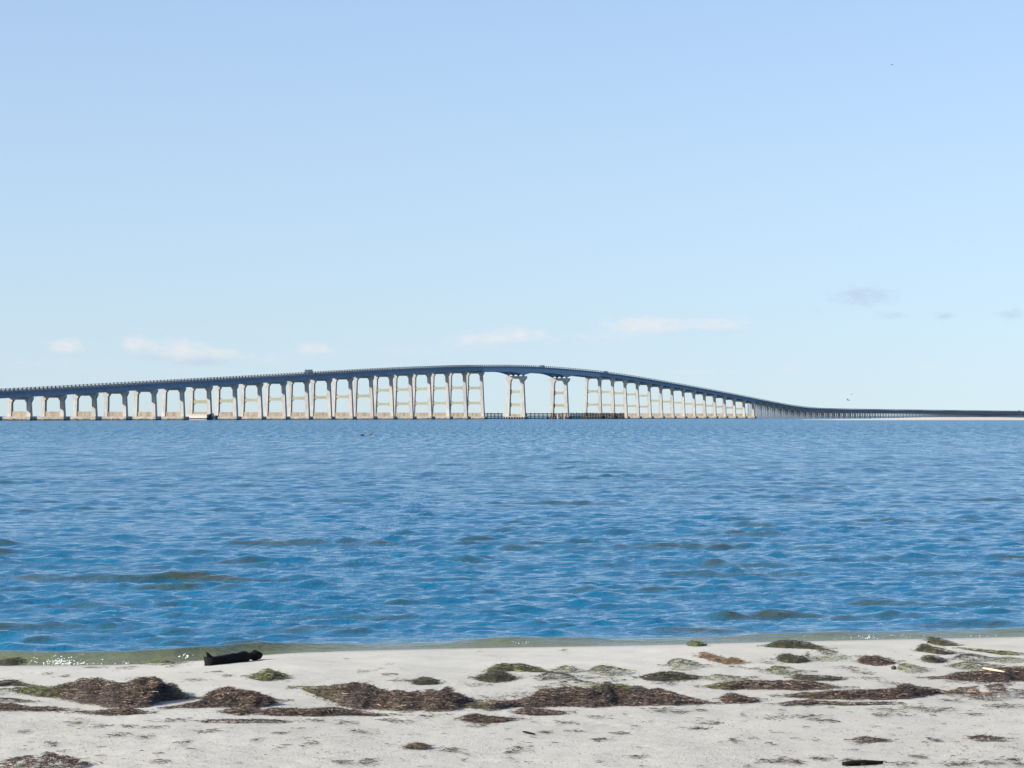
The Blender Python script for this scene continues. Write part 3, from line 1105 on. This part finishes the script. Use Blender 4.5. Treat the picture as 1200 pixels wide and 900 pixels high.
    uu = (xc - x0) / (x1 - x0)
    if kind in ('green', 'dark'):
        bq = patch + .25 * (v - .4) > .12              # dark weed patches, more toward crest and back
        col[bq] = (np.array(PAL['dark'])[HR.integers(0, 5, n)] * .8)[bq]
        bq = patch < -.36
        col[bq] = np.array(PAL['brown'])[HR.integers(0, 5, n)][bq]
    else:
        col *= (1 + .5 * patch)[:, None]
    if kind == 'brown' and rim is None: rim = lambda u_, v_: np.clip((v_ - .55) * 1.1, 0, .38)
    if rim:
        gp = np.array(PAL['green'])
        r_ = rim(uu, v) * (.9 + 1.2 * patch) > HR.random(n)
        col[r_] = (gp[HR.integers(0, len(gp), n)] * HR.uniform(.6, 1.2, (n, 1)))[r_]
    arr = ([], [])
    blades(arr, np.stack([Xp, Yp, Zp], 1) - np.array(e.location), dirs, Ls, Ws, np.clip(col, .004, .9), HR.normal(0, .9, n), up)
    build_blades('loose_blades', arr, e, (0, 0, 0))
    return e


def auto(x0, x1, yt, yb, peaks=((.45, 1.0),)):
    """crest and foot line of a small heap from its box; peaks = (position, height)"""
    hp = yb - yt
    pk = [(0, .0)] + [tuple(p) for p in peaks] + [(1, .0)]
    u = np.linspace(0, 1, 13)
    c = np.interp(u, [p[0] for p in pk], [p[1] for p in pk]) ** .8
    f = np.sin(np.pi * u) ** .5
    base = yb - .38 * hp
    bot_ = base + .38 * hp * f
    top_ = np.minimum(base - (.62 * hp) * c, bot_ - .25)
    xs__ = x0 + (x1 - x0) * u
    return np.stack([xs__, top_], 1), np.stack([xs__, bot_], 1)


left = lambda u, v: np.clip(1.0 - u * 4, 0, .9) + np.clip((v - .6) * 1.6, 0, .5)
ends = lambda u, v: np.clip(1.15 - u * 3.4, 0, .95) + np.clip((u - .84) * 6, 0, .9) + np.clip((v - .5) * 1.8, 0, .75)
crest_g = lambda u, v: np.clip((v - .5) * 1.4, 0, .6)
patchy = lambda u, v: np.clip(.95 - abs(u - .62) * 6, 0, .7) * (v > .4) + np.clip(.9 - u * 9, 0, .9)

# explicit crest / foot lines
heap([(14, 808), (30, 806), (48, 806), (60, 803), (72, 800), (80, 797), (100, 796.5), (112, 799), (118, 802), (130, 800), (145, 797), (160, 796), (172, 798), (178, 803), (190, 802.5), (200, 807), (210, 814), (222, 818)],
     [(14, 810), (36, 815), (60, 818), (85, 820), (110, 826), (130, 828.5), (150, 829), (172, 827), (190, 822), (205, 820.5), (222, 819)],
     'brown', 'tallest brown seaweed heap with green ends at the left below the log', 0, ends)
heap([(-14, 800), (5, 798), (12, 797.5), (20, 800), (35, 803), (52, 804.5)], [(-14, 805), (10, 803.5), (30, 804.8), (52, 805.5)], 'dark', 'thin dark strip of seaweed at the left edge above the green mat', .2)
heap([(-14, 807), (10, 808), (30, 806.5), (52, 805.5)], [(-14, 815), (20, 814), (40, 810), (52, 806.5)], 'green', 'green mat of seaweed at the left edge beside the tallest heap', .6)
heap([(-14, 818.5), (12, 819.5), (40, 822)], [(-14, 823.5), (15, 823), (40, 823)], 'dark', 'thin green brown streak at the left edge above a flat brown strip', .5)
heap([(-14, 825), (10, 826), (30, 829), (60, 829.5), (86, 832)], [(-14, 832), (15, 833.5), (40, 833.5), (60, 833.3), (86, 832.7)], 'brown', 'flat brown seaweed strip at the left edge, lowest of its stack', .3)
heap([(82, 835.5), (105, 834), (130, 832), (150, 831.5), (173, 835)], [(82, 836), (105, 837), (130, 838.3), (150, 838), (173, 836)], 'brown', 'thin brown seaweed strip just below the tallest heap', .4)
heap([(195, 830), (215, 826), (230, 822), (238, 814), (250, 808), (262, 807.5), (270, 810), (285, 811), (300, 814), (315, 819), (328, 821.5)],
     [(195, 830.6), (215, 829.5), (230, 829.5), (260, 829.5), (290, 829), (310, 828.5), (320, 825), (328, 822)], 'brown', 'pointed brown seaweed heap with a tan top below the log', 0)
heap([(256, 834), (270, 831), (285, 830.5), (300, 830.2), (304, 833)], [(256, 834.6), (270, 837.3), (282, 838.5), (295, 835.5), (304, 834)], 'brown', 'small brown seaweed lump under the pointed heap', .3)
heap([(308, 833), (320, 831.5), (350, 831.5), (390, 831), (420, 834), (440, 837), (454, 838)], [(308, 837.5), (320, 839), (350, 839.3), (390, 838.8), (420, 838.3), (440, 839.2), (454, 839)], 'brown',
     'long low brown seaweed strip right of the small lump', .3)
heap([(352, 805), (366, 806), (385, 805), (405, 803), (420, 804), (432, 808), (448, 811), (470, 812), (490, 812.5), (505, 811), (516, 809), (523, 809), (532, 814), (545, 818), (558, 821)],
     [(352, 807), (362, 812), (378, 818), (392, 823), (400, 828), (420, 830.5), (440, 830), (470, 832), (500, 833), (530, 832), (545, 829), (558, 824)], 'brown',
     'wide brown seaweed heap with a green left tip in the middle of the beach', .1, left)
heap([(448, 831.5), (462, 830.5), (478, 831.5)], [(448, 832.2), (462, 833.5), (478, 832.4)], 'green', 'tiny bright green scrap at the foot of the wide middle heap', .55)
heap([(550, 826), (575, 823), (597, 822), (605, 821), (622, 818), (632, 812), (645, 809), (665, 808.5), (690, 808), (705, 805), (718, 803), (730, 804), (745, 807), (770, 808), (790, 813), (810, 818), (834, 824)],
     [(550, 829), (575, 833), (600, 828.5), (625, 830), (660, 828.5), (690, 829.5), (720, 827.5), (750, 827), (780, 827), (810, 826.3), (834, 825)], 'brown',
     'broadest brown seaweed heap, peaked, right of the middle of the beach', .1, patchy)
heap([(828, 804), (845, 802), (860, 800), (880, 798.5), (900, 799), (930, 798.5), (950, 799), (970, 803), (986, 806)], [(828, 806), (850, 809), (880, 807.8), (910, 808.3), (940, 809.3), (965, 808.3), (986, 806.6)], 'brown',
     'flat long brown seaweed heap with a green left tip at right', .1, left)
heap([(919, 815.5), (940, 813), (980, 811), (1010, 809), (1040, 809), (1058, 807), (1065, 804), (1075, 803.5), (1090, 806), (1105, 810), (1120, 811.5), (1152, 812.3)],
     [(919, 817), (950, 819), (990, 819.8), (1030, 819.8), (1060, 819.2), (1080, 817.2), (1095, 813.5), (1110, 812.8), (1152, 813.6)], 'brown', 'long brown seaweed heap with a hump near its right end', .05)
heap([(1088, 794), (1110, 793), (1125, 790), (1150, 787.5), (1170, 786), (1190, 783), (1205, 782.5), (1250, 786)], [(1088, 795), (1110, 796), (1130, 798.3), (1160, 799.3), (1200, 798.8), (1250, 798)], 'brown',
     'brown seaweed heap at the right edge with a pale stick on it', .1)
heap([(911, 826), (935, 822), (950, 821.5), (970, 823), (1000, 823.5), (1042, 823.4)], [(911, 827), (935, 826.7), (960, 826.3), (1000, 826.6), (1042, 826)], 'brown', 'thin brown seaweed strip below the long humped heap', .3)
heap([(1123, 759.5), (1145, 760.5), (1165, 763), (1185, 764), (1197, 766)], [(1123, 760.5), (1150, 764), (1175, 768), (1197, 768)], 'green', 'long green seaweed streak sloping down near the water at right', .45)
heap([(894, 757), (905, 755), (915, 752), (940, 751), (950, 753), (960, 757), (969, 760)], [(894, 758), (915, 759.5), (940, 760.7), (955, 761.2), (969, 761)], 'dark', 'wide dark seaweed clump at the water line', .1)
heap([(1092, 750), (1097, 747.5), (1105, 748.3), (1115, 751), (1124, 756)], [(1092, 755), (1105, 757.3), (1124, 757)], 'dark', 'green black seaweed tuft standing at the water line at right', 0)
heap([(1076, 762), (1085, 757), (1092, 755.3), (1098, 759), (1108, 761), (1122, 765)], [(1076, 763.5), (1090, 765.3), (1100, 767.3), (1122, 766.7)], 'dark', 'dark seaweed peak near the water at right', 0)
heap([(820, 769), (826, 765.3), (833, 766), (845, 770), (855, 773), (862, 771), (868, 773), (875, 777)], [(820, 771), (835, 775), (850, 779.2), (865, 778.8), (875, 777.6)], 'orange', 'orange brown seaweed clump near the water right of centre', .1)
heap([(569, 787), (578, 781), (590, 778.3), (600, 778.3), (620, 780), (632, 783), (643, 787)], [(569, 788), (585, 787.2), (600, 786.8), (620, 787.3), (643, 788)], 'green', 'curved green seaweed ridge, upper of two above the bare sand', 0)
SMALL = [
    ((-14, 34, 770.5, 780, ((.35, .8), (.55, 1), (.8, .5))), 'dark', 'dark green seaweed clump at the water line left of the log', 0, None),
    ((226, 342, 843.6, 847.6, ((.3, 1), (.7, .8))), 'brown', 'hair-thin line of seaweed below the long low strip', .5, None),
    ((289, 336, 785.5, 798, ((.42, 1),)), 'green', 'small pointed green seaweed clump just below the log', 0, None),
    ((481, 516, 793.5, 803, ((.42, 1),)), 'dark', 'small dark seaweed peak above the wide middle heap', 0, None),
    ((555, 605, 787, 800, ((.5, 1), (.65, .8))), 'dark', 'dark green seaweed clump under the left end of the curved ridge', .2, None),
    ((629, 674, 788, 797, ((.35, 1), (.7, .6))), 'dark', 'dark seaweed clump under the right end of the curved ridge', .5, None),
    ((649, 678, 780, 789, ((.5, 1),)), 'green', 'small green seaweed tuft right of the curved ridge', .5, None),
    ((690, 740, 780, 792, ((.3, 1), (.6, .6))), 'green', 'green seaweed tuft with a dark crest, above the broad heap', .5, None),
    ((650, 705, 797, 806, ((.4, 1),)), 'green', 'thin green seaweed trail running down to the broadest heap', .7, None),
    ((538, 605, 838, 847, ((.2, 1), (.6, .5))), 'brown', 'thin brown seaweed strip below the left end of the broadest heap', .45, None),
    ((601, 665, 831, 838.5, ((.25, 1), (.7, .5))), 'brown', 'thin brown seaweed strip tucked under the broadest heap', .45, None),
    ((749, 822, 788.5, 798.5, ((.4, 1), (.65, .9))), 'dark', 'curved dark seaweed ridge above the right end of the broadest heap', .1, None),
    ((780, 826, 773.5, 785, ((.3, 1), (.6, .8))), 'green', 'bright green seaweed clump left of the orange brown one', .5, None),
    ((822, 876, 791, 799, ((.3, 1),)), 'green', 'thin green seaweed trail leading to the flat brown heap', .6, None),
    ((804, 829, 750.5, 757.5, ((.5, 1),)), 'green', 'tiny green seaweed tuft right at the water line', 0, None),
    ((946, 999, 760, 776, ((.4, 1), (.7, .6))), 'green', 'spreading green seaweed below the wide water line clump', .65, None),
    ((910, 952, 766.5, 777.5, ((.42, 1),)), 'dark', 'pointed dark seaweed heap left of the spreading green weed', 0, None),
    ((897, 948, 781.5, 791, ((.35, 1), (.6, .7))), 'green', 'green seaweed streak under the pointed dark heap', .5, None),
    ((926, 992, 791, 798, ((.2, 1), (.6, .6))), 'dark', 'thin dark seaweed streak above the flat brown heap', .4, None),
    ((843, 892, 813.5, 824.5, ((.33, 1), (.6, .4))), 'brown', 'small brown seaweed peak below the flat long heap', .1, None),
    ((1005, 1052, 769, 780, ((.35, 1), (.65, .8))), 'brown', 'brown seaweed clump arched above a small dark stone', .05, None),
    ((1054, 1090, 778.5, 789, ((.4, 1),)), 'green', 'green seaweed clump right of the small dark stone', .5, None),
    ((1081, 1112, 768, 777, ((.4, 1),)), 'dark', 'smallest dark seaweed peak under the one near the water', 0, None),
    ((1118, 1168, 767, 775.5, ((.35, .9), (.6, 1))), 'dark', 'dark green seaweed ridge under the sloping green streak', .5, None),
    ((1163, 1214, 771, 777, ((.5, 1),)), 'green', 'thin green seaweed trail at the right edge', .5, None),
    ((1112, 1184, 776.5, 785.5, ((.15, .5), (.42, 1), (.7, .5))), 'green', 'green seaweed ridge above the heap with a pale stick', .5, None),
    ((1110, 1222, 804, 821, ((.3, .7), (.7, 1))), 'brown', 'flat scattered brown seaweed with a pale stick at the right edge', .8, None),
    ((-14, 104, 884, 904, ((.45, 1),)), 'brown', 'flat scattered brown seaweed at the bottom left corner', .85, None),
    ((475, 505, 872, 878.5, ((.5, 1),)), 'brown', 'small brown seaweed scrap on bare sand at bottom centre', .4, None),
    ((997, 1045, 864.5, 870.5, ((.4, 1),)), 'brown', 'thin brown seaweed scrap on bare sand above the dark driftwood sliver', .5, None),
    ((1133, 1184, 863, 869, ((.4, 1),)), 'brown', 'thin brown seaweed scrap on bare sand at the lower right edge', .5, None),
    ((160, 208, 774, 779.5, ((.5, 1),)), 'green', 'thin green seaweed fringe at the water line left of the log', .5, None),
]
for box, kind_, lab_, fl_, rim_ in SMALL:
    t_, b_ = auto(*box)
    heap(t_, b_, kind_, lab_, fl_, rim_)

# thin litter of single blades on the sand: nobody could count it
arr = ([], [])
streaks = []
lrng = np.random.default_rng(4)
named = [(120, 852, 20), (150, 852, 12), (205, 845, 22), (90, 848, 12), (180, 853, 16), (215, 871, 14), (330, 860, 10), (420, 858, 16), (365, 872, 12), (300, 868, 8),
         (500, 840, 25), (470, 846, 20), (560, 848, 24), (430, 893, 16), (400, 894, 12), (530, 880, 22), (600, 882, 14), (610, 878, 18), (660, 848, 12), (640, 859, 12),
         (560, 852, 16), (675, 858, 12), (700, 868, 14), (725, 860, 14), (745, 888, 14), (775, 833, 20), (790, 835, 22), (820, 833, 10), (835, 848, 18), (820, 855, 16),
         (860, 869, 14), (910, 841, 34), (950, 841, 26), (960, 845, 14), (975, 846, 10), (905, 892, 30), (930, 893, 22), (960, 890, 18), (1000, 893, 20), (1060, 896, 20),
         (1035, 832, 24), (1070, 830, 18), (1090, 834, 30), (1050, 838, 24), (1030, 839, 10), (1165, 829, 26), (1185, 828, 14), (1140, 838, 14), (1100, 832, 24), (1095, 868, 12),
         (1075, 888, 12), (1120, 896, 26), (1160, 895, 22), (1185, 891, 14), (1195, 897, 14), (70, 764, 0), (75, 793, 10), (55, 790, 8), (268, 792, 12), (225, 798, 14),
         (255, 788, 10), (430, 787, 14), (455, 791, 12), (660, 762, 6), (640, 797, 14), (560, 803, 20), (470, 798, 22), (690, 795, 16), (720, 797, 24), (780, 801, 22),
         (150, 783, 14), (110, 783, 18), (205, 780, 18), (240, 858, 22), (190, 893, 14), (60, 872, 12), (30, 858, 10), (700, 841, 14), (1115, 822, 14), (1150, 801, 22),
         (1120, 800, 20), (1180, 803, 20), (1020, 795, 14), (1045, 801, 22), (1000, 787, 12), (1015, 790, 14), (995, 783, 20), (885, 784, 12), (900, 777, 14), (880, 795, 20),
         (860, 782, 10), (590, 795, 8), (640, 806, 16), (610, 816, 24), (580, 818, 18), (370, 845, 14), (405, 848, 18), (450, 844, 14), (480, 834, 18), (140, 862, 18), (170, 864, 12)]
for (x, y, w) in named:
    if w: streaks.append((x, y, w * 1.0, .9 + w * .06, int(8 + w * 2.4)))
for _ in range(230):
    y = 760 + 140 * lrng.random() ** .75
    x = lrng.random() * 1240 - 20
    streaks.append((x, y, lrng.uniform(3, 15), lrng.uniform(.3, 1.2), int(lrng.integers(2, 9))))
pal = np.array(PAL['brown'] + PAL['dark'][:3] + PAL['brown'])
for (x, y, w, hgt, n) in streaks:
    g = ground_at(x, y)
    if g.y > float(shoreline(g.x)) - .12: continue
    pxm = FPX / g.y; dydm = (EYE - g.z) * FPX / g.y ** 2
    P = np.stack([g.x + lrng.normal(0, .45, n) * w / pxm, g.y + lrng.normal(0, .8, n) * hgt / dydm, np.zeros(n)], 1)
    P[:, 2] = sand_z(P[:, 0], P[:, 1]) + .004 + lrng.random(n) * .003
    th = lrng.normal(0, .55, n)
    dirs = np.stack([np.cos(th), np.sin(th), lrng.normal(0, .06, n)], 1)
    up = np.stack([lrng.normal(0, .3, n), lrng.normal(-.3, .3, n), np.ones(n)], 1); up /= np.linalg.norm(up, axis=1, keepdims=True)
    green_s = lrng.random() < (.4 if y < 800 else .08)
    pp = np.array(PAL['green']) if green_s else pal
    blades(arr, P, dirs, lrng.uniform(.008, .04, n), lrng.uniform(.0018, .0042, n), pp[lrng.integers(0, len(pp), n)] * lrng.uniform(.35, .9, (n, 1)), lrng.normal(0, .8, n), up)
# crumbs: very small dark flecks
n = 4200
cx_ = lrng.random(n) * 1300 - 50; cy_ = 800 + 105 * lrng.random(n) ** .8
Pc = []
for a, b in zip(cx_, cy_):
    Yc = 17.0
    Pc.append((a, b))
Pc = np.array(Pc)
Yg = (EYE - .10) * FPX / (Pc[:, 1] - HOR)
for _ in range(8):
    Xg = (Pc[:, 0] - 600) / FPX * Yg
    Yg = (EYE - sand_z(Xg, Yg)) * FPX / (Pc[:, 1] - HOR)
P = np.stack([Xg, Yg, sand_z(Xg, Yg) + .003], 1)
th = lrng.normal(0, .8, n)
dirs = np.stack([np.cos(th), np.sin(th), lrng.normal(0, .1, n)], 1)
up = np.stack([lrng.normal(0, .3, n), lrng.normal(-.4, .3, n), np.ones(n)], 1); up /= np.linalg.norm(up, axis=1, keepdims=True)
blades(arr, P, dirs, lrng.uniform(.003, .012, n), lrng.uniform(.0014, .0032, n), pal[lrng.integers(0, len(pal), n)] * 1.3, lrng.normal(0, .5, n), up)
lit = build_blades('seaweed_litter', arr, None, (0, 0, 0))
tag(lit, 'thin litter of brown seaweed scraps strewn over the sand', 'seaweed litter', None, 'stuff')


# ------------------------------------------------------------------ sticks, stone, driftwood sliver
def stick(x0, y0, x1, y1, r, mat, name, label, cat, lift=.02, seed=1):
    a, b = ground_at(x0, y0), ground_at(x1, y1)
    a.z += lift; b.z += lift * .8
    rr = random.Random(seed)
    d = b - a
    q = d.to_track_quat('X', 'Z')
    L = d.length
    rings = []
    for i in range(9):
        t = i / 8
        rad = r * (.55 + .9 * math.sin(math.pi * min(1, .12 + t * .8)) * (1 - .35 * t))
        off = (.12 * L * .25 * math.sin(t * 3.1 + seed), .05 * L * .3 * math.sin(t * 4 + seed * 2))
        rings.append([(t * L, off[0] + rad * math.cos(6.283 * j / 8) * (1 + rr.uniform(-.15, .15)), off[1] * .3 + rad * .8 * math.sin(6.283 * j / 8)) for j in range(8)])
    m = MB(); m.loft(rings)
    o = m.build(name, mat, None, a, smooth=True)
    o.rotation_euler = q.to_euler()
    return tag(o, label, cat)


stick(1151, 794.5, 1178, 797, .0065, M_stick, 'stick', 'pale stick lying on the brown heap at the right edge', 'stick', .055, 2)
stick(1134, 814, 1160, 814.5, .0075, M_stick, 'stick', 'pale stick lying in flat scattered weed, lower of the two sticks', 'stick', .02, 4)
stick(987, 897.5, 1034, 895.5, .010, M_log, 'driftwood', 'dark driftwood sliver lying on bare sand at the bottom right', 'driftwood', .010, 6)
stick(613, 858.5, 627, 861, .0045, M_log, 'driftwood', 'tiny dark twig on bare sand at the bottom centre', 'twig', .006, 3)
g = ground_at(1047, 784)
bm = bmesh.new(); bmesh.ops.create_icosphere(bm, subdivisions=3, radius=.016)
for v in bm.verts:
    v.co *= 1 + .22 * float(vnoise(np.array(v.co.x * 70 + 9), np.array(v.co.y * 70 + v.co.z * 50)))
    v.co.z *= .7
me = bpy.data.meshes.new('stone'); bm.to_mesh(me); bm.free(); me.materials.append(M_stone)
me.polygons.foreach_set('use_smooth', [True] * len(me.polygons))
o = bpy.data.objects.new('stone', me); C.objects.link(o); o.location = g + Vector((0, 0, .008))
tag(o, 'small dark stone on pale sand below an arched seaweed clump', 'stone')

# ------------------------------------------------------------------ foam where the little wave breaks
fr_ = np.random.default_rng(9)
bm = bmesh.new()


def foam_spot(px, py, n, sx, sy, rmin, rmax):
    for _ in range(n):
        x = px + fr_.normal(0, sx); y = py + fr_.normal(0, sy)
        X0 = (x - 600) / FPX * 19
        ysh = float(shoreline(X0))
        Y = ysh + .02 + abs(fr_.normal(0, .10))
        X0 = (x - 600) / FPX * Y
        z = EYE - (y - HOR) / FPX * Y
        r = fr_.uniform(rmin, rmax)
        mat = Matrix.Translation((X0, Y, max(z, .005))) @ Matrix.Diagonal((fr_.uniform(.8, 2.0), 1, fr_.uniform(.6, 1), 1))
        bmesh.ops.create_icosphere(bm, subdivisions=1, radius=r, matrix=mat)


foam_spot(72, 776.5, 210, 8, 2.8, .001, .0045)
foam_spot(110, 778, 30, 20, .8, .001, .003)
foam_spot(30, 778, 30, 20, .8, .001, .003)
foam_spot(92, 776, 34, 8, 3, .0015, .005)
foam_spot(145, 778, 10, 4, 1.5, .002, .004)
foam_spot(45, 775, 16, 12, 2.5, .0015, .004)
foam_spot(220, 769, 16, 5, 1.2, .002, .005)
foam_spot(608, 753, 14, 6, .8, .0012, .003)
foam_spot(938, 748, 8, 6, 1.2, .0008, .0022)
foam_spot(1015, 747, 34, 9, 2, .0008, .0028)
foam_spot(1060, 747, 18, 10, 1.6, .0008, .0024)
foam_spot(1150, 746, 12, 10, 1.6, .0008, .0024)
foam_spot(990, 748, 10, 8, 2, .0008, .0022)
me = bpy.data.meshes.new('foam'); bm.to_mesh(me); bm.free(); me.materials.append(M_foam)
o = bpy.data.objects.new('sea_foam', me); C.objects.link(o)
tag(o, 'white foam flecks where the small wave breaks on the sand', 'foam', None, 'stuff')
